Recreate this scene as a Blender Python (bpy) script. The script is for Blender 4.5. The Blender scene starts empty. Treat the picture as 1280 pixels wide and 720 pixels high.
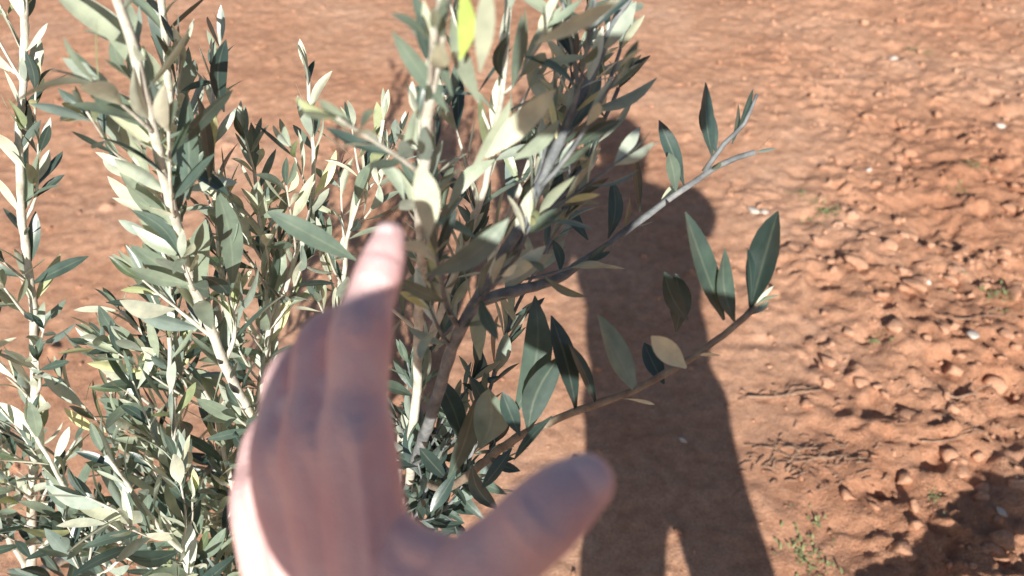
import bpy, math, random
import numpy as np
from mathutils import Vector, Matrix
random.seed(7); rng=np.random.default_rng(11)
scene=bpy.context.scene
scene.view_settings.view_transform='Standard'
try: scene.view_settings.look='None'
except Exception: pass
scene.view_settings.exposure=0
COL=scene.collection

# ------------------------------------------------------------ camera
EYE=np.array([0,0,1.5]); PITCH=math.radians(42); FPX=1004.0
cp,sp=math.cos(PITCH),math.sin(PITCH)
cam=bpy.data.cameras.new("camera"); camo=bpy.data.objects.new("camera",cam); COL.objects.link(camo)
camo.location=(0,0,1.5); camo.rotation_euler=(math.radians(90-42),0,0)
cam.sensor_width=36; cam.lens=FPX/1280*36; cam.clip_start=0.02; cam.clip_end=1000
cam.dof.use_dof=True; cam.dof.focus_distance=0.85; cam.dof.aperture_fstop=5.0
scene.camera=camo
def S(px,py,d):
    """image pixel projected from the eye to a guessed view depth d -> world metres"""
    a=(px-640)/FPX; b=(360-py)/FPX
    return EYE+d*np.array([a, cp+sp*b, -sp+cp*b])

# ------------------------------------------------------------ light
SUN=Vector((0.037,1,-0.577)).normalized()
sl=bpy.data.lights.new("sun",'SUN'); sl.energy=6.8; sl.angle=math.radians(0.5); sl.color=(1,0.96,0.88)
so=bpy.data.objects.new("sun",sl); COL.objects.link(so); so.rotation_euler=SUN.to_track_quat('-Z','Y').to_euler(); so.location=(0,-5,5)
w=bpy.data.worlds.new("World"); scene.world=w; w.use_nodes=True
nt=w.node_tree; bg=nt.nodes['Background']; sky=nt.nodes.new('ShaderNodeTexSky'); sky.sky_type='NISHITA'; sky.sun_disc=False
sky.sun_elevation=math.radians(30); sky.sun_rotation=math.radians(182)
nt.links.new(sky.outputs[0],bg.inputs[0]); bg.inputs[1].default_value=0.078

# ------------------------------------------------------------ helpers
def mat_new(n):
    m=bpy.data.materials.new(n); m.use_nodes=True
    return m,m.node_tree,m.node_tree.nodes['Principled BSDF']
def nd(t,ty,**kw):
    n=t.nodes.new(ty)
    for k,v in kw.items():
        if hasattr(n,k): setattr(n,k,v)
        else: n.inputs[k].default_value=v
    return n
def ramp(t,stops):
    r=t.nodes.new('ShaderNodeValToRGB'); e=r.color_ramp.elements
    e[0].position=stops[0][0]; e[0].color=(*stops[0][1],1); e[1].position=stops[-1][0]; e[1].color=(*stops[-1][1],1)
    for p,c in stops[1:-1]:
        x=e.new(p); x.color=(*c,1)
    return r
def mixc(t,fac,a,b,mode='MIX'):
    m=t.nodes.new('ShaderNodeMix'); m.data_type='RGBA'; m.blend_type=mode
    for s,v in ((m.inputs[0],fac),(m.inputs[6],a),(m.inputs[7],b)):
        if hasattr(v,'is_output'): t.links.new(v,s)
        else: s.default_value=v if not isinstance(v,tuple) else (*v,1)
    return m.outputs[2]
def add_obj(name,mesh,mats,parent=None,smooth=True,**props):
    o=bpy.data.objects.new(name,mesh); COL.objects.link(o)
    for m in mats: mesh.materials.append(m)
    if smooth and len(mesh.polygons): mesh.polygons.foreach_set('use_smooth',[True]*len(mesh.polygons))
    if parent: o.parent=parent
    for k,v in props.items(): o[k]=v
    return o
def nmesh(name,V,F):
    me=bpy.data.meshes.new(name); V=np.asarray(V,dtype=np.float32)
    F=[list(f) for f in F] if not isinstance(F,np.ndarray) else F
    if isinstance(F,np.ndarray):
        k=F.shape[1]; me.vertices.add(len(V)); me.vertices.foreach_set('co',V.ravel())
        me.loops.add(F.size); me.loops.foreach_set('vertex_index',F.ravel().astype(np.int32))
        me.polygons.add(len(F)); me.polygons.foreach_set('loop_start',(np.arange(len(F))*k).astype(np.int32))
        me.polygons.foreach_set('loop_total',np.full(len(F),k,dtype=np.int32))
        me.update(calc_edges=True)
    else:
        me.from_pydata(V.tolist(),[],F)
    me.validate(); return me
def norm(v): 
    l=np.linalg.norm(v); return v/l if l>1e-9 else v
def spline(P,step):
    P=[np.array(p,float) for p in P]
    Q=[2*P[0]-P[1]]+P+[2*P[-1]-P[-2]]; out=[]
    for i in range(1,len(Q)-2):
        n=max(2,int(np.linalg.norm(Q[i+1][:3]-Q[i][:3])/step))
        for j in range(n):
            t=j/n
            out.append(.5*((2*Q[i])+(-Q[i-1]+Q[i+1])*t+(2*Q[i-1]-5*Q[i]+4*Q[i+1]-Q[i+2])*t*t+(-Q[i-1]+3*Q[i]-3*Q[i+1]+Q[i+2])*t**3))
    out.append(P[-1]); return np.array(out)
class Geo:
    def __init__(s): s.V=[]; s.F=[]; s.n=0; s.C=[]
    def add(s,V,F,C=None):
        s.V.append(V); s.F.append(np.asarray(F)+s.n); s.n+=len(V)
        if C is not None: s.C.append(C)
    def mesh(s,name):
        V=np.vstack(s.V)
        ks=set(f.shape[1] for f in s.F)
        if len(ks)==1: me=nmesh(name,V,np.vstack(s.F))
        else: me=nmesh(name,V,[list(map(int,r)) for f in s.F for r in f])
        if s.C:
            a=me.attributes.new('leafcol','FLOAT_COLOR','POINT'); a.data.foreach_set('color',np.vstack(s.C).astype(np.float32).ravel())
        return me
def tube(G,P,R,seg=7,round_ends=False,knob=0):
    P=np.asarray(P); R=np.asarray(R,float)
    T=np.gradient(P,axis=0); T/=np.maximum(np.linalg.norm(T,axis=1)[:,None],1e-9)
    if round_ends:
        k=5; A=[];AR=[];AT=[]
        for j in range(k,0,-1):
            th=j/k*math.pi/2*.98; A.append(P[0]-T[0]*R[0]*math.sin(th)); AR.append(R[0]*math.cos(th)); AT.append(T[0])
        B=[];BR=[];BT=[]
        for j in range(1,k+1):
            th=j/k*math.pi/2*.98; B.append(P[-1]+T[-1]*R[-1]*math.sin(th)); BR.append(R[-1]*math.cos(th)); BT.append(T[-1])
        P=np.vstack([A,P,B]); R=np.concatenate([AR,R,BR]); T=np.vstack([AT,T,BT])
    u=norm(np.cross(T[0],[0.31,0.2,0.93])); V=[]
    an=np.arange(seg)/seg*2*math.pi
    for i in range(len(P)):
        u=norm(u-T[i]*np.dot(u,T[i])); v=np.cross(T[i],u)
        r=R[i]*(1+knob*rng.uniform(-1,1,seg)) if knob else R[i]
        V.append(P[i]+(np.cos(an)*r)[:,None]*u+(np.sin(an)*r)[:,None]*v)
    V=np.vstack(V)
    n=len(P)
    i=np.arange(n-1)[:,None]*seg; j=np.arange(seg)[None,:]; j2=(j+1)%seg
    F=np.stack([i+j,i+j2,i+seg+j2,i+seg+j],-1).reshape(-1,4)
    V=np.vstack([V,P[:1],P[-1:]]); c0=len(V)-2; c1=len(V)-1
    caps=[]
    for q in range(0,seg-1,2):
        caps.append([c0,(q+2)%seg,(q+1)%seg,q]); b=(n-1)*seg; caps.append([c1,b+q,b+(q+1)%seg,b+(q+2)%seg])
    G.add(V,np.vstack([F,np.array(caps)]))
def ell(G,c,r,rot=None,n=16):
    V=[];F=[]
    for i in range(n+1):
        th=(0.002+ (i/n)*.996)*math.pi
        for j in range(n):
            ph=j/n*2*math.pi; V.append([math.sin(th)*math.cos(ph),math.sin(th)*math.sin(ph),math.cos(th)])
    V=np.array(V)*np.array(r)
    if rot is not None: V=V@np.array(rot).T
    V=V+np.array(c)
    for i in range(n):
        for j in range(n): F.append([i*n+j,(i+1)*n+j,(i+1)*n+(j+1)%n,i*n+(j+1)%n])
    F=np.array(F)
    V=np.vstack([V,V[:n].mean(0)[None],V[-n:].mean(0)[None]]); c0=len(V)-2;c1=len(V)-1
    caps=[]
    for q in range(0,n,2): caps.append([c0,q,(q+1)%n,(q+2)%n]); b=n*n; caps.append([c1,b+(q+2)%n,b+(q+1)%n,b+q])
    G.add(V,np.vstack([F,np.array(caps)]))
def chain(G,pts,step=.004,seg=20):
    A=[np.append(np.array(p,float),r) for p,r in pts]
    Q=spline(A,step); tube(G,Q[:,:3],Q[:,3],seg=seg,round_ends=True)
def remesh(G,voxel,it,name):
    me=G.mesh(name+"_tmp"); o=bpy.data.objects.new(name+"_tmp",me); COL.objects.link(o)
    m=o.modifiers.new('r','REMESH'); m.mode='VOXEL'; m.voxel_size=voxel
    s=o.modifiers.new('s','SMOOTH'); s.factor=.5; s.iterations=it
    dg=bpy.context.evaluated_depsgraph_get(); out=bpy.data.meshes.new_from_object(o.evaluated_get(dg)); out.name=name
    bpy.data.objects.remove(o); bpy.data.meshes.remove(me); return out
def vnoise(x,y,seed):
    r=np.random.default_rng(seed); T=r.random((256,256))
    xi=np.floor(x).astype(int); yi=np.floor(y).astype(int); fx=x-xi; fy=y-yi
    fx=fx*fx*(3-2*fx); fy=fy*fy*(3-2*fy)
    g=lambda a,b:T[a%256,b%256]
    return (g(xi,yi)*(1-fx)+g(xi+1,yi)*fx)*(1-fy)+(g(xi,yi+1)*(1-fx)+g(xi+1,yi+1)*fx)*fy
def fbm(x,y,o,seed):
    s=0;a=1;t=0
    for k in range(o): s=s+a*vnoise(x*2**k+k*17.3,y*2**k+k*9.1,seed+k); t+=a; a*=.5
    return s/t

# ------------------------------------------------------------ materials
def soil_mat(name):
    m,t,b=mat_new(name); L=t.links
    geo=nd(t,'ShaderNodeNewGeometry')
    n1=nd(t,'ShaderNodeTexNoise',Scale=1.6,Detail=5.0,Roughness=.6); n2=nd(t,'ShaderNodeTexNoise',Scale=30.0,Detail=6.0,Roughness=.7)
    n3=nd(t,'ShaderNodeTexNoise',Scale=220.0,Detail=3.0,Roughness=.6)
    for n in (n1,n2,n3): L.new(geo.outputs['Position'],n.inputs['Vector'])
    r1=ramp(t,[(.3,(.50,.26,.162)),(.5,(.61,.345,.225)),(.72,(.70,.44,.31))]); L.new(n1.outputs[0],r1.inputs[0])
    r2=ramp(t,[(.3,(.70,.64,.60)),(.55,(1,1,1)),(.75,(1.12,1.15,1.18))]); L.new(n2.outputs[0],r2.inputs[0])
    c=mixc(t,.85,r1.outputs[0],r2.outputs[0],'MULTIPLY')
    r3=ramp(t,[(.35,(.75,.72,.70)),(.65,(1.15,1.15,1.15))]); L.new(n3.outputs[0],r3.inputs[0])
    c=mixc(t,.8,c,r3.outputs[0],'MULTIPLY')
    at=nd(t,'ShaderNodeAttribute',attribute_name='tilth')
    c=mixc(t,at.outputs['Fac'],c,mixc(t,1.0,c,(1.0,.93,.88),'MULTIPLY'))
    L.new(c,b.inputs['Base Color']); b.inputs['Roughness'].default_value=.95; b.inputs['Specular IOR Level'].default_value=.10
    mh=nd(t,'ShaderNodeMath',operation='ADD'); L.new(n2.outputs[0],mh.inputs[0]); 
    m2=nd(t,'ShaderNodeMath',operation='MULTIPLY'); L.new(n3.outputs[0],m2.inputs[0]); m2.inputs[1].default_value=.5; L.new(m2.outputs[0],mh.inputs[1])
    bs=nd(t,'ShaderNodeMath',operation='MULTIPLY_ADD'); L.new(at.outputs['Fac'],bs.inputs[0]); bs.inputs[1].default_value=.50; bs.inputs[2].default_value=.48
    bp=nd(t,'ShaderNodeBump',Strength=.8,Distance=.013); L.new(bs.outputs[0],bp.inputs['Strength']); L.new(mh.outputs[0],bp.inputs['Height']); L.new(bp.outputs[0],b.inputs['Normal'])
    return m
M_SOIL=soil_mat("red_soil")
def leaf_mat():
    m,t,b=mat_new("olive_leaf"); L=t.links
    at=nd(t,'ShaderNodeAttribute',attribute_name='leafcol'); sp_=nd(t,'ShaderNodeSeparateColor'); L.new(at.outputs['Color'],sp_.inputs[0])
    geo=nd(t,'ShaderNodeNewGeometry')
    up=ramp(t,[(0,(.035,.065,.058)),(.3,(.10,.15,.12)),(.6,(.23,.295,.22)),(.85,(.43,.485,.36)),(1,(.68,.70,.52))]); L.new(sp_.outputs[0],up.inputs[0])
    un=ramp(t,[(0,(.18,.25,.23)),(.4,(.46,.53,.44)),(1,(.82,.85,.70))]); L.new(sp_.outputs[0],un.inputs[0])
    c=mixc(t,geo.outputs['Backfacing'],up.outputs[0],un.outputs[0])
    yl=nd(t,'ShaderNodeMath',operation='GREATER_THAN'); L.new(sp_.outputs[2],yl.inputs[0]); yl.inputs[1].default_value=.92
    c=mixc(t,yl.outputs[0],c,mixc(t,1.0,c,(1.12,1.05,.70),'MULTIPLY'))
    y2=nd(t,'ShaderNodeMath',operation='GREATER_THAN'); L.new(sp_.outputs[2],y2.inputs[0]); y2.inputs[1].default_value=1.5
    c=mixc(t,y2.outputs[0],c,(.50,.66,.16))
    rib=ramp(t,[(0,(1,1,1)),(.14,(0,0,0))]); L.new(sp_.outputs[1],rib.inputs[0])
    rf=nd(t,'ShaderNodeMath',operation='MULTIPLY'); L.new(rib.outputs[0],rf.inputs[0]); rf.inputs[1].default_value=.2
    c=mixc(t,rf.outputs[0],c,(.50,.52,.38))
    no=nd(t,'ShaderNodeTexNoise',Scale=70.0,Detail=3.0); L.new(geo.outputs['Position'],no.inputs['Vector'])
    r2=ramp(t,[(.3,(.72,.74,.76)),(.7,(1.2,1.18,1.14))]); L.new(no.outputs[0],r2.inputs[0]); c=mixc(t,.8,c,r2.outputs[0],'MULTIPLY')
    L.new(c,b.inputs['Base Color']); b.inputs['Roughness'].default_value=.36; b.inputs['Specular IOR Level'].default_value=.8
    bp=nd(t,'ShaderNodeBump',Strength=.25,Distance=.002); L.new(no.outputs[0],bp.inputs['Height']); L.new(bp.outputs[0],b.inputs['Normal'])
    tr=nd(t,'ShaderNodeBsdfTranslucent'); L.new(mixc(t,1.0,c,(1.1,1.2,.65),'MULTIPLY'),tr.inputs[0])
    ms=nd(t,'ShaderNodeMixShader'); ms.inputs[0].default_value=.08; L.new(b.outputs[0],ms.inputs[1]); L.new(tr.outputs[0],ms.inputs[2])
    L.new(ms.outputs[0],t.nodes['Material Output'].inputs[0]); return m
M_LEAF=leaf_mat()
def wood_mat(name,cols,sc=60):
    m,t,b=mat_new(name); L=t.links; geo=nd(t,'ShaderNodeNewGeometry')
    n=nd(t,'ShaderNodeTexNoise',Scale=sc,Detail=5.0,Roughness=.65); L.new(geo.outputs['Position'],n.inputs['Vector'])
    r=ramp(t,cols); L.new(n.outputs[0],r.inputs[0]); L.new(r.outputs[0],b.inputs['Base Color']); b.inputs['Roughness'].default_value=.8
    bp=nd(t,'ShaderNodeBump',Strength=.5,Distance=.003); L.new(n.outputs[0],bp.inputs['Height']); L.new(bp.outputs[0],b.inputs['Normal']); return m
M_BARK=wood_mat("olive_bark",[(.3,(.42,.38,.31)),(.5,(.66,.63,.54)),(.7,(.82,.80,.70))])
M_GREY=wood_mat("grey_bark",[(.3,(.10,.11,.12)),(.5,(.20,.215,.22)),(.7,(.33,.335,.33))])
M_BROWN=wood_mat("brown_bark",[(.3,(.17,.12,.09)),(.5,(.30,.24,.18)),(.7,(.44,.38,.29))])
M_DRY=wood_mat("dry_twig",[(.3,(.24,.13,.09)),(.7,(.46,.30,.20))])
M_STONE=wood_mat("pale_stone",[(.3,(.5,.42,.36)),(.7,(.75,.68,.6))],90)
M_WEED=wood_mat("weed_green",[(.3,(.16,.20,.08)),(.7,(.34,.37,.17))],40)
def skin_mat():
    m,t,b=mat_new("skin"); L=t.links; geo=nd(t,'ShaderNodeNewGeometry')
    n=nd(t,'ShaderNodeTexNoise',Scale=38.0,Detail=5.0); n2=nd(t,'ShaderNodeTexNoise',Scale=420.0,Detail=4.0); vo=nd(t,'ShaderNodeTexVoronoi',Scale=620.0)
    for q in (n,n2,vo): L.new(geo.outputs['Position'],q.inputs['Vector'])
    r=ramp(t,[(.3,(.84,.50,.50)),(.5,(.93,.60,.58)),(.7,(.98,.68,.65))]); L.new(n.outputs[0],r.inputs[0]); L.new(r.outputs[0],b.inputs['Base Color'])
    b.inputs['Roughness'].default_value=.55; b.inputs['Subsurface Weight'].default_value=.08; b.inputs['Subsurface Radius'].default_value=(.008,.003,.002)
    b.inputs['Subsurface Scale'].default_value=.5; b.inputs['Specular IOR Level'].default_value=.4
    ad=nd(t,'ShaderNodeMath',operation='ADD'); L.new(n2.outputs[0],ad.inputs[0]); L.new(vo.outputs[0],ad.inputs[1])
    bp=nd(t,'ShaderNodeBump',Strength=.45,Distance=.0014); L.new(ad.outputs[0],bp.inputs['Height']); L.new(bp.outputs[0],b.inputs['Normal']); return m
M_SKIN=skin_mat()
def plain(name,c,rough=.8,sc=80):
    r_=wood_mat(name,[(.3,tuple(x*.95 for x in c)),(.7,tuple(min(1,x*1.05) for x in c))],sc); r_.node_tree.nodes['Principled BSDF'].inputs['Roughness'].default_value=rough; return r_
M_NAIL=plain("nail",(.97,.68,.66),.4,30); M_NAIL.node_tree.nodes['Principled BSDF'].inputs['Specular IOR Level'].default_value=.3
M_JACKET=plain("jacket_cloth",(.07,.08,.11)); M_TROUS=plain("trouser_cloth",(.06,.08,.13)); M_HAIR=plain("dark_hair",(.03,.02,.015),.5); M_SHOE=plain("shoe_leather",(.08,.05,.03),.5); M_PHONE=plain("phone_body",(.03,.03,.035),.3)

# ------------------------------------------------------------ ground
st=.0085
xs=np.arange(-2.3,3.2,st); ys=np.arange(.2,4.9,st)
def ext(a,lo,hi):
    g=st; L=[];v=a[0]
    while v>-lo: g*=1.25; v-=g; L.append(v)
    g=st;R=[];v=a[-1]
    while v<hi: g*=1.25; v+=g; R.append(v)
    return np.concatenate([L[::-1],a,R])
X1=ext(xs,300,300); Y1=ext(ys,300,300)
X,Y=np.meshgrid(X1,Y1)
def rough_mask(x,y):
    k=(x-.34-.16*(y-1.2)+.9*(fbm(x*2.1,y*2.1,4,5)-.5))/.75
    k=np.clip(k,0,1); k=k*k*(3-2*k)
    return .15+.85*k*(.30+.70*np.clip((3.3-y)/2.0,0,1))
RM=rough_mask(X,Y)
ridge=1-np.abs(2*fbm(X*13,Y*13,4,77)-1)*2.2
lump=fbm(X*26,Y*26,3,90)
H=.05*(fbm(X*.9,Y*.9,3,1)-.5)+RM*(.08*(fbm(X*4,Y*4,3,20)-.5)+.018*ridge+.046*(fbm(X*17,Y*17,5,30)-.5)+.018*(fbm(X*48,Y*48,3,60)-.5))+.0060*(fbm(X*40,Y*40,3,40)-.5)
ix0=np.searchsorted(X1,xs[0]); iy0=np.searchsorted(Y1,ys[0])
WXn=(fbm(X*30,Y*30,2,200)-.5); WYn=(fbm(X*30,Y*30,2,300)-.5)
N=5600
cx=rng.uniform(-2.2,3.1,N); cy=rng.uniform(.3,4.8,N); cr=.006+.042*rng.random(N)**4.4; mk=rough_mask(cx,cy); pat=fbm(cx*3,cy*3,2,400)
for a,b_,r,k,pt_ in zip(cx,cy,cr,mk,pat):
    if rng.random()>k*2.2*max(0,pt_-.16): continue
    r*=(.65+.5*k); w_=int(1.5*r/st)+2
    i=iy0+int((b_-ys[0])/st); j=ix0+int((a-xs[0])/st)
    s_=(slice(max(i-w_,0),i+w_+1),slice(max(j-w_,0),j+w_+1))
    dx=X[s_]-a+WXn[s_]*r*2.4; dy=Y[s_]-b_+WYn[s_]*r*2.4
    dd=np.zeros_like(dx); m_=rng.integers(4,7); ph=rng.uniform(0,6.28)
    for q in range(m_):
        an=ph+q*2*math.pi/m_+rng.normal(0,.3); dd=np.maximum(dd,(dx*math.cos(an)+dy*math.sin(an))/(r*rng.uniform(.6,1.05)))
    q=np.clip((1-dd)*rng.uniform(1.2,2.6),0,1); q=q*q*(3-2*q)
    H[s_]+=q*r*rng.uniform(.15,.55)*(.4+1.2*lump[s_])
H*=np.exp(-np.maximum(0,np.hypot(X,Y-2)-8)/20)
nx=len(X1);ny=len(Y1)
V=np.stack([X.ravel(),Y.ravel(),H.ravel()],1)
i=np.arange(ny-1)[:,None]*nx; j=np.arange(nx-1)[None,:]
F=np.stack([i+j,i+j+1,i+nx+j+1,i+nx+j],-1).reshape(-1,4)
gm=nmesh("ground",V,F); at=gm.attributes.new('tilth','FLOAT','POINT'); at.data.foreach_set('value',((RM-.15)/.85).astype(np.float32).ravel())
add_obj("ground",gm,[M_SOIL],kind="structure")
def gz(x,y):
    j=min(max(np.searchsorted(X1,x),0),nx-1); i=min(max(np.searchsorted(Y1,y),0),ny-1); return float(H[i,j])
def gmax(x,y):
    j=min(max(np.searchsorted(X1,x),2),nx-3); i=min(max(np.searchsorted(Y1,y),2),ny-3); return float(H[i-1:i+2,j-1:j+2].max())
import bmesh
def ico(sub):
    bm=bmesh.new(); bmesh.ops.create_icosphere(bm,subdivisions=sub,radius=1); V=np.array([v.co[:] for v in bm.verts]); F=np.array([[v.index for v in f.verts] for f in bm.faces]); bm.free(); return V,F
IV,IF=ico(2)
def rock(r,flat):
    V=IV.copy()
    for q in range(8):
        n=norm(rng.normal(0,1,3)); d=rng.uniform(.35,.8); s=V@n; V=V-np.outer(np.maximum(s-d,0),n)
    V*=1+.11*rng.standard_normal((len(V),1)); return V*r*np.array([rng.uniform(.8,1.6),rng.uniform(.7,1.1),flat])
G=Geo()
RX=rng.uniform(-2.2,3.1,60000); RY=rng.uniform(.35,4.8,60000); RK=rough_mask(RX,RY); keep=rng.random(60000)<RK
RX,RY,RK=RX[keep][:9500],RY[keep][:9500],RK[keep][:9500]
LIB=[rock(1.0,rng.uniform(.5,.9)) for _ in range(160)]
for x,y,k in zip(RX,RY,RK):
    r=.0020+.021*rng.random()**6.5*(.4+k)
    V=LIB[rng.integers(160)]*r
    a=rng.uniform(0,6.28); R=np.array([[math.cos(a),-math.sin(a),0],[math.sin(a),math.cos(a),0],[0,0,1]])
    G.add(V@R.T+np.array([x,y,gz(x,y)+r*.18]),IF)
cm=G.mesh("soil_clods"); add_obj("soil_clods",cm,[M_SOIL],smooth=False,kind="stuff")
def gpt(px,py):
    a=(px-640)/FPX;b=(360-py)/FPX; d=np.array([a,cp+sp*b,-sp+cp*b]); t=1.5/-d[2]; p=EYE+d*t; return p[0],p[1]
for (px,py,r) in [(940,262,.018),(955,266,.011),(1212,428,.018),(1250,160,.018),(1118,70,.016),(852,553,.009),(1085,215,.013),(1160,355,.012),(1248,648,.012)]:
    x,y=gpt(px,py); g=Geo(); V=rock(r,.6); g.add(V,IF)
    o=add_obj("stone",g.mesh("stone"),[M_STONE],smooth=False,label="small pale stone lying on red soil",category="stone",group="pale stones on the soil"); o.location=(x,y,gmax(x,y)+r*.25); o.rotation_euler=(0,0,rng.uniform(0,3))
tw=[((935,497),(1030,492),.0038),((950,560),(1030,580),.0026),((960,575),(1085,583),.0024),((1150,560),(1230,540),.0025),((1180,500),(1240,497),.0034),((1190,405),(1270,400),.0024)]
for p,q,r in tw:
    x0,y0=gpt(*p); x1,y1=gpt(*q); g=Geo(); pts=[]
    for k in range(5):
        t=k/4; x=x0+(x1-x0)*t+rng.normal(0,.004); y=y0+(y1-y0)*t+rng.normal(0,.004); pts.append([x,y,gz(x,y)+r+rng.uniform(0,.003)])
    Q=spline(pts,.01); tube(g,Q,np.linspace(r,r*.5,len(Q)),6,knob=.2)
    m_=Q[len(Q)//2]; q2=spline([m_,m_+[.02,.015,.006],m_+[.05,.02,.008]],.01); tube(g,q2,[r*.5]*len(q2),5)
    add_obj("dry_twig",g.mesh("dry_twig"),[M_DRY],label="thin dry brown twig lying on red soil",category="twig",group="dry twigs on the soil")
g=Geo()
for (px,py,n,sx_,sy_) in [(985,575,70,.07,.035),(1050,590,40,.06,.03),(980,495,20,.05,.01),(1200,520,25,.08,.03)]:
    x0,y0=gpt(px,py)
    for k in range(n):
        x=x0+rng.normal(0,sx_); y=y0+rng.normal(0,sy_); a=rng.normal(0,.6); l=rng.uniform(.008,.035); z=gz(x,y)+.003
        p0=np.array([x,y,z]); p1=p0+[math.cos(a)*l,math.sin(a)*l,rng.uniform(-.002,.006)]; tube(g,np.array([p0,(p0+p1)/2+[0,0,.002],p1]),np.array([.0016,.0013,.0008])*rng.uniform(.6,1.4),5)
add_obj("plant_debris",g.mesh("plant_debris"),[M_DRY],kind="stuff")
g=Geo()
for (px,py,n,s) in [(1030,268,60,.028),(1000,245,26,.02),(1240,375,50,.03),(1000,690,34,.026),(1020,655,20,.02),(1150,65,34,.03),(1090,430,20,.02),(1165,625,16,.02),(1210,215,22,.025),(1010,705,26,.026),(1200,240,24,.02)]:
    x,y=gpt(px,py)
    for k in range(n):
        a=rng.uniform(0,6.28); rr=abs(rng.normal(0,s*1.2)); bx=x+rr*math.cos(a); by=y+rr*math.sin(a); b0=np.array([bx,by,gmax(bx,by)]); a=rng.uniform(0,6.28)
        d=np.array([math.cos(a),math.sin(a),rng.uniform(.3,1.2)]); d=norm(d)*s*rng.uniform(.3,.7); sd=np.array([-math.sin(a),math.cos(a),0])*.0026
        V=np.array([b0-sd*.5,b0+sd*.5,b0+d*.5+sd,b0+d*.5-sd,b0+d+[0,0,-.2*s]-sd*.2,b0+d+[0,0,-.2*s]+sd*.2]); g.add(V,np.array([[0,1,2,3],[3,2,5,4]]))
add_obj("weeds",g.mesh("weeds"),[M_WEED],kind="stuff")

# ------------------------------------------------------------ olive leaves & branches
NT,NU=9,5
tt=np.linspace(0,1,NT); uu=np.linspace(-1,1,NU)
LF=np.array([[i*NU+j,i*NU+j+1,(i+1)*NU+j+1,(i+1)*NU+j] for i in range(NT-1) for j in range(NU-1)])
WP=np.array([.10,.36,.68,.90,1.0,.98,.84,.54,.05])
def leaf(G,base,d,nrm,L,W,tone=None,fold=None,curve=None):
    d=norm(np.array(d,float)); nrm=np.array(nrm,float); nrm=norm(nrm-d*np.dot(nrm,d)); s=np.cross(d,nrm)
    fold=rng.uniform(.05,.40) if fold is None else fold; curve=rng.normal(.06,.11) if curve is None else curve
    tw=rng.normal(0,.35); bend=rng.normal(0,.06)
    V=np.zeros((NT,NU,3))
    for i,t in enumerate(tt):
        ca,sa=math.cos(tw*t),math.sin(tw*t); s2=s*ca+nrm*sa; n2=nrm*ca-s*sa
        c=base+d*L*(t-.3*curve*curve*t)-nrm*curve*L*t*t*1.4+s*bend*L*math.sin(t*3.1)
        V[i]=c+np.outer(uu*W*.5*WP[i],s2)+np.outer(np.abs(uu)*W*.5*WP[i]*fold,n2)
    given=tone is not None; fresh=given and tone>1.5
    if tone is None: tone=float(np.clip(rng.normal(.18,.14) if rng.random()<.42 else rng.normal(.70,.20),0,1))
    else: tone=float(np.clip(tone+rng.normal(0,.05),0,1))
    C=np.zeros((NT,NU,4)); C[...,0]=tone; C[...,1]=np.abs(uu)[None,:]; C[...,2]=2.0 if fresh else rng.random()*(.9 if given else 1); C[...,3]=1
    G.add(V.reshape(-1,3),LF,C.reshape(-1,4))
def leaves_along(G,Q,L,t0=.1,space=.022,prob=.93,droop=0,tone=None,wr=(.19,.28)):
    seg=np.linalg.norm(np.diff(Q,axis=0),axis=1); cum=np.concatenate([[0],np.cumsum(seg)]); tot=cum[-1]
    s=tot*t0+rng.uniform(0,space); ph=rng.uniform(0,3.14)
    while s<tot:
        i=min(np.searchsorted(cum,s),len(Q)-1); p=Q[i]; T=norm(Q[min(i+1,len(Q)-1)]-Q[max(i-1,0)])
        a=norm(np.cross(T,[.2,.5,.8])); b=np.cross(T,a); fr=s/tot
        for sg in (0,math.pi):
            if rng.random()>prob: continue
            an=ph+sg+rng.normal(0,.25); pr=a*math.cos(an)+b*math.sin(an)
            th=rng.normal(.68,.24)*(1-.3*fr); d=T*math.cos(th)+pr*math.sin(th)+np.array([0,0,-droop])
            n=T*math.sin(th)-pr*math.cos(th)+rng.normal(0,.5,3)
            if rng.random()<.25: n=-n
            l=L*rng.uniform(.65,1.25)*(1-.28*fr**3); tn=None if tone is None else np.clip(tone+rng.normal(0,.12),0,1)
            leaf(G,p+pr*.001,d,n,l,l*rng.uniform(*wr),tn)
        ph+=math.pi/2+rng.normal(0,.15); s+=space*rng.uniform(.75,1.3)
    for k in range(2):
        T=norm(Q[-1]-Q[-3]); leaf(G,Q[-1],T+rng.normal(0,.22,3),rng.normal(0,1,3),L*.6,L*.13,tone)
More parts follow.
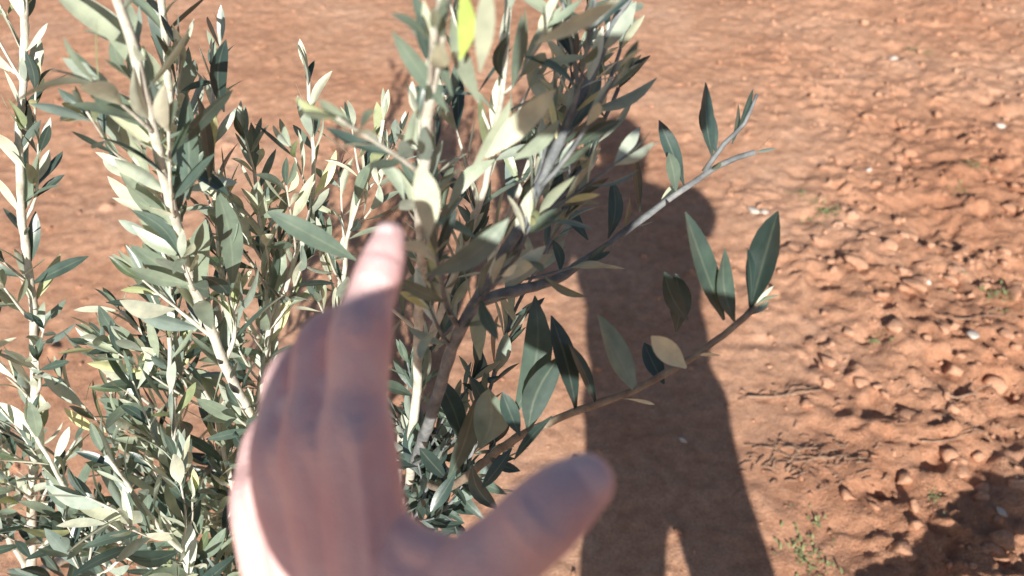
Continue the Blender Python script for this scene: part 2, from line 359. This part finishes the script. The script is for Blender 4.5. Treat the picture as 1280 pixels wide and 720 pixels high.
class Tree:
    def __init__(s,label,base):
        s.o=bpy.data.objects.new("olive_tree",None); COL.objects.link(s.o); s.o.location=base; s.o["label"]=label; s.o["category"]="olive tree"; s.o.empty_display_size=.1
    def part(s,name,me,mats):
        o=add_obj(name,me,mats); o.parent=s.o; o.matrix_parent_inverse=Matrix.Translation(-Vector(s.o.location)); return o
    def trunk(s,pts,r0,r1):
        g=Geo(); Q=spline(pts,.02); R=np.linspace(r0,r1,len(Q)); R[:3]*=[1.5,1.25,1.1]; tube(g,Q,R,12,knob=.06,round_ends=True); s.part("trunk",g.mesh("trunk"),[M_BARK])
    def branch(s,pts,r0,r1,L=.055,t0=.15,space=.025,prob=.93,subs=0,sublen=.15,subt=(.15,.9),extra=None,tone=None,upb=.45,mat=None,wr=(.19,.28)):
        W=Geo(); K=Geo(); Q=spline(pts,.012); Q=Q+np.cumsum(rng.normal(0,.0006,Q.shape),axis=0)
        n=len(Q); R=r0+(r1-r0)*np.linspace(0,1,n)**.8; R=R*(1+.10*np.abs(np.sin(np.arange(n)*1.3))*(rng.random(n)>.5)); tube(W,Q,R,8,knob=.06)
        leaves_along(K,Q,L,t0,space,prob,tone=tone,wr=wr)
        for k in range(subs):
            f=subt[0]+(subt[1]-subt[0])*(k+rng.uniform(.1,.9))/subs; i=int(f*(n-2)); T=norm(Q[min(i+2,n-1)]-Q[max(i-2,0)])
            a=norm(np.cross(T,rng.normal(0,1,3))); d=norm(T*.75+a*.75+np.array([0,0,upb])); l=sublen*rng.uniform(.55,1.25)
            p=Q[i]; d2=norm(d+np.array([0,0,upb*.8])+rng.normal(0,.15,3)); q=spline([p,p+d*l*.35,p+d*l*.35+d2*l*.65],.010)
            rr=max(min(R[i]*.5,.004),.0014); tube(W,q,np.linspace(rr,.0010,len(q)),6); leaves_along(K,q,L*.9,.12,space*.9,prob,tone=tone,wr=wr)
        if extra: extra(K,W)
        b=s.part("branch",W.mesh("branch"),[mat or M_BARK])
        if K.n:
            f=add_obj("foliage",K.mesh("foliage"),[M_LEAF]); f.parent=b
def xl(K,W,items):
    for (b,t,wr,tone,roll) in items:
        B=S(*b); T_=S(*t); d=T_-B; L=np.linalg.norm(d); n0=norm(EYE-B); sd=norm(np.cross(d,n0)); n=n0*math.cos(roll)+sd*math.sin(roll)
        leaf(K,B,d,n,L,L*wr,tone,fold=.15,curve=rng.normal(.03,.05)*(1 if abs(roll)<2 else -1))
base=np.array([-.24,.88,0.0])
T1=Tree("young multi-stemmed olive tree with silvery leaves in red soil",(base[0],base[1],0))
fork=base+[0.03,-.03,.30]; fork2=base+[.09,-.08,.55]
T1.trunk([base-[0,0,.05],base+[0,0,.02],base+[.02,-.02,.16],fork,fork2],.017,.010)
# B
T1.branch([fork,S(300,640,1.12),S(222,560,1.02),S(216,420,.92),S(214,230,.82),S(206,60,.72),S(190,-60,.66)],.006,.003,L=.066,subs=15,sublen=.14)
# C
T1.branch([fork,S(400,620,1.1),S(325,520,.90),S(265,390,.78),S(235,290,.70),S(213,190,.63),S(180,60,.56),S(120,-70,.50)],.0085,.0034,L=.066,t0=.3,subs=11,sublen=.12,space=.026)
def cL(K,W): xl(K,W,[((200,165,.62),(85,55,.58),.22,.45,.4),((212,195,.64),(105,110,.60),.20,.95,.15),((195,120,.6),(95,-10,.56),.20,.85,.1),((170,60,.57),(60,-20,.53),.20,.9,.1),((235,250,.68),(228,115,.65),.28,.35,-.5),((220,210,.66),(130,140,.62),.18,1,.1),((445,325,.66),(338,262,.62),.22,.35,.3),((262,230,.7),(258,120,.67),.22,.1,.8),((230,290,.7),(150,215,.68),.2,.8,.2),((245,320,.72),(165,280,.7),.2,.7,.2),((215,190,.63),(290,110,.6),.2,.15,.7),((290,360,.78),(275,240,.74),.24,.5,.3),((255,370,.76),(255,270,.72),.24,.7,.2),((280,140,.72),(285,50,.7),.26,.02,.6)])
T1.branch([S(250,340,.77),S(200,250,.72),S(150,170,.68),S(110,150,.66)],.003,.0014,L=.05,extra=cL,subs=3)
# D
T1.branch([fork,S(400,560,1.1),S(345,450,.96),S(372,330,.92),S(398,230,.88),S(392,90,.84)],.005,.002,L=.060,subs=10,sublen=.10)
T1.branch([S(380,480,1.0),S(425,370,.94),S(436,290,.9),S(470,200,.88),S(478,150,.86)],.004,.0018,L=.056,subs=8,sublen=.09)
T1.branch([S(320,520,.98),S(330,390,.92),S(318,270,.9),S(310,180,.88)],.004,.0018,L=.056,subs=9,sublen=.1)
T1.branch([S(300,560,1.0),S(290,430,.95),S(275,330,.92),S(265,200,.88),S(268,90,.86)],.004,.0018,L=.058,subs=6,sublen=.1)
# F centre, rises towards the viewer
def cF(K,W): xl(K,W,[((530,345,.5),(636,272,.49),.22,.55,.1),((608,197,.5),(694,112,.47),.24,1,.1),((536,296,.46),(524,205,.44),.34,1,.1),((600,90,.44),(610,-20,.40),.20,.85,.2),((668,55,.46),(775,0,.44),.18,.9,.2),((560,140,.5),(495,40,.46),.18,.5,.3),((565,120,.49),(520,-10,.45),.18,.35,.4),((600,130,.5),(560,20,.46),.18,.8,.2),((640,200,.55),(700,150,.53),.22,.8,.2),((590,210,.52),(640,130,.5),.2,.9,.3),((560,260,.6),(620,200,.6),.22,.8,.2),((505,250,.55),(470,200,.54),.26,.7,.2),((560,80,.47),(530,0,.45),.2,.95,.2),((575,75,.45),(580,-10,.42),.24,2,.1),((640,110,.55),(655,20,.52),.2,.4,.4)])
T1.branch([fork2,S(520,600,.95),S(535,430,.78),S(543,280,.62),S(553,150,.52),S(572,50,.47),S(575,-70,.42)],.0065,.0034,L=.050,t0=.62,subs=6,sublen=.10,extra=cF,subt=(.55,.95),wr=(.16,.23))
T1.branch([S(535,430,.78),S(600,250,.7),S(625,120,.62),S(640,-30,.56)],.004,.0018,L=.054,subs=6,sublen=.10,wr=(.16,.23))
T1.branch([S(575,420,.80),S(640,250,.80),S(680,140,.74),S(700,40,.7),S(700,-40,.68)],.004,.0018,L=.052,subs=6,sublen=.09,wr=(.16,.24))
# G slanting grey limb, leaning right
T1.branch([fork2,S(520,580,.88),S(572,435,.66),S(612,360,.63),S(652,292,.61),S(690,215,.61),S(728,120,.62),S(785,10,.63),S(810,-30,.63)],.0088,.0032,L=.048,t0=.65,subs=9,sublen=.10,subt=(.65,.93),mat=M_GREY,wr=(.17,.25))
T1.branch([S(640,312,.62),S(700,240,.66),S(735,180,.68),S(770,110,.68)],.0030,.0016,L=.050,subs=3,sublen=.07,mat=M_GREY)
T1.branch([S(600,380,.64),S(655,350,.68),S(690,300,.70),S(712,250,.71)],.0028,.0015,L=.046,subs=2,sublen=.06,tone=.3,mat=M_GREY)
T1.branch([S(690,215,.61),S(715,160,.64),S(760,110,.66),S(780,60,.66)],.0026,.0014,L=.050,subs=2,sublen=.06,mat=M_GREY)
def cH(K,W):  # low leaf tones here stand in for shade on the leaves
    xl(K,W,[((890,195,.70),(890,103,.68),.28,.1,.6),((895,190,.7),(882,128,.7),.36,.05,.5),((915,180,.7),(928,128,.7),.24,.1,.9),((920,170,.7),(946,112,.7),.18,.1,1.0),
     ((855,232,.72),(825,150,.7),.24,.1,.8),((845,240,.72),(833,190,.7),.34,.3,.5),((800,265,.74),(785,185,.72),.24,.05,.8),((760,298,.74),(768,225,.74),.28,.15,.6),((780,290,.75),(788,245,.74),.30,.3,.8),((735,300,.74),(700,235,.74),.28,.2,.5),((700,340,.72),(690,300,.73),.3,.2,.5)])
    q=spline([S(880,215,.71),S(905,180,.7),S(930,155,.7),S(946,118,.7)],.01); tube(W,q,np.linspace(.0026,.0014,len(q)),6)
T1.branch([S(600,378,.64),S(690,348,.70),S(760,300,.73),S(850,235,.72),S(900,203,.70),S(942,189,.69)],.0052,.0022,L=.03,prob=.12,extra=cH,mat=M_GREY)
def cI(K,W):  # low leaf tones imitate shade; the palest leaf imitates sunlight
    xl(K,W,[((905,400,.66),(866,265,.62),.28,.25,.7),((918,402,.66),(912,312,.64),.34,.3,.6),((938,385,.65),(968,264,.62),.42,.0,-.75),((938,395,.65),(930,310,.63),.24,.05,1.0),
     ((858,460,.64),(810,418,.62),.36,1.1,.1),((795,490,.68),(755,395,.66),.34,.62,.35),((720,515,.7),(700,395,.68),.24,.0,.8),((660,540,.72),(705,450,.70),.36,.0,.4),((640,520,.73),(685,380,.71),.26,.3,.5),
     ((600,560,.74),(612,488,.72),.55,.5,.3),((650,545,.72),(628,490,.72),.4,.1,.6),((745,505,.69),(712,430,.68),.26,.0,.7),((600,450,.75),(600,370,.74),.3,.85,.6),((560,600,.76),(600,500,.74),.30,.1,.6),((860,400,.68),(825,340,.66),.34,.0,.7),((845,415,.69),(850,345,.67),.40,.0,.6),((830,480,.69),(803,430,.70),.5,.0,.6),((690,520,.7),(640,575,.7),.24,.1,.7),((620,540,.74),(590,470,.73),.3,.1,.5),((580,560,.76),(550,470,.75),.3,.1,.5),
     ((610,570,.75),(650,590,.75),.3,.05,.5),((570,590,.76),(540,640,.76),.3,.1,.5),((590,580,.76),(620,640,.77),.3,.05,.5),((560,600,.78),(520,560,.76),.3,.1,.4),((640,560,.73),(600,610,.74),.3,.0,.5)])
T1.branch([fork2,S(545,612,.86),S(640,558,.76),S(720,521,.70),S(790,498,.68),S(870,452,.665),S(915,418,.655),S(940,392,.65)],.0065,.0026,L=.035,t0=.2,prob=.08,extra=cI,mat=M_BROWN)
# J inner growth, leaf tones darkened in place of shade
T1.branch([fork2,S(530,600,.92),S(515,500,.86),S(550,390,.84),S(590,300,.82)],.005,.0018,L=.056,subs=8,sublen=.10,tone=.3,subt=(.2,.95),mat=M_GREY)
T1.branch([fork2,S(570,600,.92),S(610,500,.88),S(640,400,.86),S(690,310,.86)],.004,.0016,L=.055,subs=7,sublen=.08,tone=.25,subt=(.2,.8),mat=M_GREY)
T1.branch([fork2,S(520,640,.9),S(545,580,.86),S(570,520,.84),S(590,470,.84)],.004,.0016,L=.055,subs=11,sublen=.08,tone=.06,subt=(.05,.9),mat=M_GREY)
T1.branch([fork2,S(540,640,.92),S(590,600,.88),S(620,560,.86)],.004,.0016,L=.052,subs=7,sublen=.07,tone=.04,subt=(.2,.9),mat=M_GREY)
# low left growth
T1.branch([fork,S(330,680,1.15),S(250,650,1.05),S(150,560,.98),S(120,430,.92)],.005,.002,L=.062,subs=9,sublen=.14)
T1.branch([base+[0,0,.15],S(300,760,1.15),S(180,700,1.0),S(90,620,.92),S(40,540,.88)],.005,.002,L=.064,subs=11,sublen=.14)
T1.branch([base+[0,0,.12],S(330,790,1.1),S(260,740,.95),S(225,640,.88),S(215,540,.86),S(212,430,.84)],.005,.0022,L=.064,subs=10,sublen=.12)
T1.branch([S(320,760,1.1),S(240,700,.9),S(180,640,.82),S(130,570,.78)],.004,.002,L=.064,subs=7,sublen=.11)
T1.branch([S(330,700,1.1),S(290,600,.98),S(260,500,.92),S(150,390,.88)],.004,.002,L=.060,subs=7,sublen=.12)
T1.branch([base+[0,0,.1],S(300,800,1.2),S(200,760,1.1),S(120,700,1.05),S(60,660,1.0)],.005,.002,L=.062,subs=12,sublen=.13,tone=.12)

b2=np.array([-.66,.92,0.0])
T2=Tree("slender young olive tree with pale upright stem in red soil",(b2[0],b2[1],0))
T2.trunk([b2-[0,0,.05],b2+[0,0,.1],S(38,720,1.2)],.010,.007)
T2.branch([S(38,720,1.2),S(40,560,1.05),S(44,420,.95),S(28,250,.88),S(30,60,.82),S(25,-80,.78)],.0070,.0034,L=.058,t0=.05,subs=15,sublen=.12,space=.028,subt=(.05,.95))
T2.branch([S(38,720,1.2),S(-20,600,1.05),S(-60,420,.95),S(-90,200,.88)],.004,.002,L=.052,subs=9,sublen=.15)
T2.branch([S(40,700,1.15),S(80,660,1.0),S(110,720,.9),S(160,690,.85)],.003,.0015,L=.058,subs=7,sublen=.12,tone=.2)

b3=np.array([1.85,-.30,0])  # tree added out of view, its thick limb shaped to throw a shadow band
T3=Tree("unseen olive tree added to cast the lower right shadow",(b3[0],b3[1],0))
T3.trunk([b3-[0,0,.05],b3+[0,0,.2],b3+[-.02,0,.42]],.055,.050)
sh=lambda x,y,z:np.array([x-.037*z/.577,y-z/.577,z])
T3.branch([b3+[-.02,0,.42],sh(1.5,1.17,.42),sh(1.25,1.05,.38),sh(1.09,.975,.36),sh(.9,.885,.35),sh(.735,.80,.34),sh(.5,.69,.33)],.042,.032,L=.030,subs=60,sublen=.022,subt=(.02,.98),t0=.02,space=.008,upb=.05)

# ------------------------------------------------------------ person
HG=Geo()
idx=[(S(486,860,.325),.018),(S(464,700,.326),.0172),(S(447,552,.326),.0158),(S(447,490,.330),.0128),(S(451,420,.332),.0134),(S(461,380,.341),.0108),(S(472,346,.347),.0105),(S(481,317,.352),.0092),(S(487,296,.357),.0070)]
mid=[(S(455,865,.335),.018),(S(422,700,.338),.0168),(S(396,562,.336),.0154),(S(396,500,.346),.0124),(S(404,436,.362),.0132),(S(420,412,.379),.0108),(S(440,404,.396),.0098),(S(456,416,.408),.0084),(S(466,434,.412),.0068)]
rin=[(S(425,870,.350),.018),(S(384,705,.350),.0162),(S(354,582,.351),.0146),(S(354,528,.363),.0118),(S(364,474,.380),.0124),(S(380,452,.398),.0102),(S(398,447,.412),.0092),(S(416,456,.420),.0080),(S(428,472,.422),.0064)]
pin=[(S(400,870,.360),.017),(S(354,745,.365),.0152),(S(324,640,.368),.0130),(S(322,595,.381),.0106),(S(332,552,.397),.0110),(S(346,528,.410),.0090),(S(360,518,.420),.0082),(S(376,524,.428),.0070),(S(384,538,.430),.0058)]
thb=[(S(500,900,.325),.019),(S(545,800,.310),.0215),(S(600,722,.296),.0175),(S(640,683,.291),.0150),(S(673,652,.287),.0150),(S(706,622,.288),.0138),(S(730,604,.290),.0112)]
for c in (idx,mid,rin,pin,thb): chain(HG,c,.003,20)
def between(A,B,ks,r,back):
    pts=[]
    for k in ks:
        p=(A[k][0]+B[k][0])/2; pts.append((p+norm(p-EYE)*back,r))
    chain(HG,pts,.004,16)
between(idx,mid,(2,3),.0105,.005); between(mid,rin,(2,3),.0100,.005); between(rin,pin,(2,3),.0090,.005)
between(idx,mid,(1,2),.0150,.002); between(mid,rin,(1,2),.0145,.002); between(rin,pin,(1,2),.0130,.002)
chain(HG,[(S(462,760,.329),.018),(S(405,780,.344),.018),(S(366,790,.358),.016)],.004,16)
chain(HG,[(S(464,640,.331),.012),(S(494,700,.322),.0135),(S(530,760,.315),.016)],.004,16)
chain(HG,[(S(486,720,.325),.013),(S(545,735,.309),.014),(S(590,720,.298),.012)],.004,16)
chain(HG,[(S(474,640,.330),.0085),(S(515,680,.318),.0088),(S(568,706,.302),.010)],.004,16)
toC=lambda p:norm(EYE-p)
for fc,j,rr,o_ in ((idx,4,.0085,.0068),(mid,4,.0088,.0066),(rin,4,.0082,.0064),(pin,4,.0072,.0056),(idx,2,.0085,.0092),(mid,2,.0085,.0090),(rin,2,.0080,.0086)):
    p=fc[j][0]+toC(fc[j][0])*o_; chain(HG,[(p,rr),(p+norm(fc[j+1][0]-fc[j-1][0])*.004,rr*.95)],.002,14)
# extensor tendons fanning over the back of the hand
for fc in (idx,mid,rin):
    a=fc[2][0]+toC(fc[2][0])*.0150; m_=fc[1][0]+toC(fc[1][0])*.0160; e=fc[0][0]+toC(fc[0][0])*.0165
    chain(HG,[(a,.0040),((a+m_)/2,.0034),(m_,.0030),(e,.0028)],.003,10)
def folds(c,prev,nxt,r,outv,n=3,sp_=.0036):
    d=norm(nxt-prev); o_=norm(outv-d*np.dot(outv,d)); s_=np.cross(d,o_)
    for k in range(n):
        cc=c+d*sp_*(k-(n-1)/2); pts=[]
        for th in np.linspace(-.8,.8,7): pts.append((cc+(o_*math.cos(th)+s_*math.sin(th))*(r-.0005),.0019-.0008*abs(th)))
        chain(HG,pts,.002,8)
for fc,j,rr in ((idx,6,.0105),(thb,4,.0150)):
    p=fc[j][0]; folds(p,fc[j-1][0],fc[j+1][0],rr,toC(p))
wrist=S(448,880,.343); elbowL=np.array([.03,-.12,1.11]); shL=np.array([.075,-.33,1.35])
chain(HG,[(S(450,820,.342),.022),(wrist+[.006,0,.002],.023),(wrist*.8+elbowL*.2,.026),(wrist*.45+elbowL*.55,.036)],.01,24)
chain(HG,[(S(425,820,.352),.018),(wrist+[-.008,0,-.002],.022),(wrist*.8+elbowL*.2,.026),(wrist*.45+elbowL*.55,.034)],.01,24)
hand=remesh(HG,.0012,6,"hand_fine")
ctr=np.array([.285,-.36,0])
BG=Geo()
ell(BG,ctr+[0,0,.90],(.155,.10,.11)); ell(BG,ctr+[0,.0,1.05],(.145,.10,.17)); ell(BG,ctr+[0,.01,1.24],(.16,.11,.16)); ell(BG,ctr+[0,0,1.345],(.18,.08,.065))
for sx in (-1,1):
    chain(BG,[(ctr+[sx*.09,0,.88],.075),(ctr+[sx*.14,.01,.45],.055),(ctr+[sx*.18,0,.09],.038)],.03,16)
    chain(BG,[(ctr+[sx*.18,0,.05],.036),(ctr+[sx*.195,.16,.035],.03)],.03,12)
head=ctr+[-.005,.05,1.545]
chain(BG,[(ctr+[0,0,1.36],.066),(ctr+[0,.03,1.45],.062),(head-[0,0,.02],.055)],.02,16)
ell(BG,head+[0,0,.02],(.075,.094,.105)); ell(BG,head+[0,.035,-.06],(.052,.055,.055)); chain(BG,[(head+[0,.09,.01],.010),(head+[0,.112,-.025],.014)],.005,10)
for sx in (-1,1): ell(BG,head+[sx*.077,-.005,-.01],(.010,.022,.032))
ell(BG,head+[0,.088,-.062],(.024,.012,.009))
elbR=np.array([.41,-.20,1.28]); shR=np.array([.475,-.35,1.365]); hR=np.array([-.050,-.070,1.385])
chain(BG,[(shL,.05),(elbowL,.038),(wrist*.5+elbowL*.5,.030)],.02,16)
chain(BG,[(shR,.05),(elbR,.038),(hR+[.07,-.01,.0],.030)],.02,16)
# right hand: palm enlarged to shade the left hand, fingers gripping the phone
ell(BG,hR+[-.004,0,-.003],(.074,.026,.079))
for k in range(4):
    p=hR+[.045,-.012,.035-.022*k]; q=np.array([.035+.022*k,-.045,1.468]); chain(BG,[(p,.0115),((p+q)/2+[.015,-.015,.0],.0105),(q,.009),(q+[0,.012,.022],.0075)],.004,10)
chain(BG,[(hR+[.03,.0,.02],.014),(hR+[.06,.015,.055],.012),(hR+[.075,.018,.075],.009)],.004,10)
body=remesh(BG,.007,3,"body_coarse")
bm=bmesh.new(); bm.from_mesh(hand); bm.from_mesh(body); me=bpy.data.meshes.new("person"); bm.to_mesh(me); bm.free()
person=add_obj("person",me,[M_SKIN],label="person in dark jacket reaching a bare hand into olive leaves",category="person")
def child(name,me,m,**k):
    o=add_obj(name,me,[m],**k); o.parent=person; return o
J=Geo()
ell(J,ctr+[0,0,.93],(.180,.13,.11)); ell(J,ctr+[0,.0,1.07],(.165,.13,.18)); ell(J,ctr+[0,.01,1.22],(.185,.14,.18)); ell(J,ctr+[0,0,1.335],(.205,.105,.075))
chain(J,[(ctr+[0,0,1.35],.100),(ctr+[0,-.01,1.41],.080),(ctr+[0,-.01,1.45],.066)],.02,16)
chain(J,[(shL,.076),(elbowL*.5+shL*.5,.070),(elbowL,.062),(wrist*.55+elbowL*.45,.050)],.02,16)
chain(J,[(shR,.076),(elbR*.5+shR*.5,.072),(elbR,.066),(hR*.5+elbR*.5,.062),(hR*.84+elbR*.16,.056)],.02,16)
child("jacket",remesh(J,.009,4,"jacket"),M_JACKET)
Tz=Geo(); ell(Tz,ctr+[0,0,.91],(.165,.12,.105))
for sx in (-1,1): chain(Tz,[(ctr+[sx*.086,0,.90],.088),(ctr+[sx*.090,0,.78],.088),(ctr+[sx*.114,.005,.66],.084),(ctr+[sx*.145,.01,.45],.072),(ctr+[sx*.18,0,.10],.060)],.03,16)
child("trousers",remesh(Tz,.008,2,"trousers"),M_TROUS)
for sx in (-1,1):
    g=Geo(); chain(g,[(ctr+[sx*.18,-.03,.05],.050),(ctr+[sx*.19,.08,.048],.045),(ctr+[sx*.198,.19,.04],.038)],.02,14); child("shoe",remesh(g,.006,3,"shoe"),M_SHOE)
g=Geo(); ell(g,head+[0,-.012,.038],(.086,.100,.098)); ell(g,head+[0,-.05,-.01],(.080,.06,.090)); child("hair",remesh(g,.006,2,"hair"),M_HAIR)
def nail(tip,prev,cent_out,r,w_,l_):
    d=norm(tip-prev); n=norm(cent_out-d*np.dot(cent_out,d)); s=np.cross(d,n); V=[];nu,nv=9,9
    for i in range(nv):
        v=i/(nv-1)*2-1
        for j in range(nu):
            u=j/(nu-1)*2-1; wv=math.sqrt(max(0,1-abs(v)**3.2*.85)); ang=u*wv*w_/r*.5
            V.append(tip+d*(v*l_*.5)+n*(math.cos(ang)*r-(.0012 if v<-.9 else 0)-max(0,v)**2*.0012)+s*math.sin(ang)*r)
    V=np.array(V); T=V-n*.0009; F=[]
    for i in range(nv-1):
        for j in range(nu-1):
            a=i*nu+j; F.append([a,a+1,a+nu+1,a+nu])
    N0=len(V); F2=[[f[3]+N0,f[2]+N0,f[1]+N0,f[0]+N0] for f in F]; E=[]
    rim=[j for j in range(nu)]+[i*nu+nu-1 for i in range(1,nv)]+[ (nv-1)*nu+j for j in range(nu-2,-1,-1)]+[i*nu for i in range(nv-2,0,-1)]
    for k in range(len(rim)): a=rim[k];b=rim[(k+1)%len(rim)]; E.append([b,a,a+N0,b+N0])
    g=Geo(); g.add(np.vstack([V,T]),np.array(F+F2+E)); child("fingernail",g.mesh("fingernail"),M_NAIL)
p=S(732,602,.290); nail(p,S(700,628,.289),toC(p)+np.array([.22,.05,.15]),.0118,.0150,.0150)
p=S(485,302,.3555); nail(p,S(474,335,.350),toC(p)+np.array([-.5,.2,.2]),.0078,.010,.012)
def box(hx,hy,hz,bev):
    bm=bmesh.new(); bmesh.ops.create_cube(bm,size=2); bmesh.ops.scale(bm,vec=(hx,hy,hz),verts=bm.verts); bmesh.ops.bevel(bm,geom=bm.edges[:],offset=bev,segments=3,affect='EDGES'); me=bpy.data.meshes.new("b"); bm.to_mesh(me); bm.free(); return me
ph=add_obj("smartphone",box(.080,.038,.004,.0035),[M_PHONE],label="dark smartphone held in the person's hand",category="phone")
pm=Matrix.Rotation(math.radians(48),4,'X'); ph.matrix_world=Matrix.Translation((.066,.003,1.527))@pm
sc=add_obj("screen",box(.076,.034,.0006,.0005),[M_PHONE],parent=ph); sc.location=(0,0,.0042)
ln=add_obj("camera_lens",box(.010,.010,.001,.0009),[M_PHONE],parent=ph); ln.location=(-.066,-.024,-.0048)
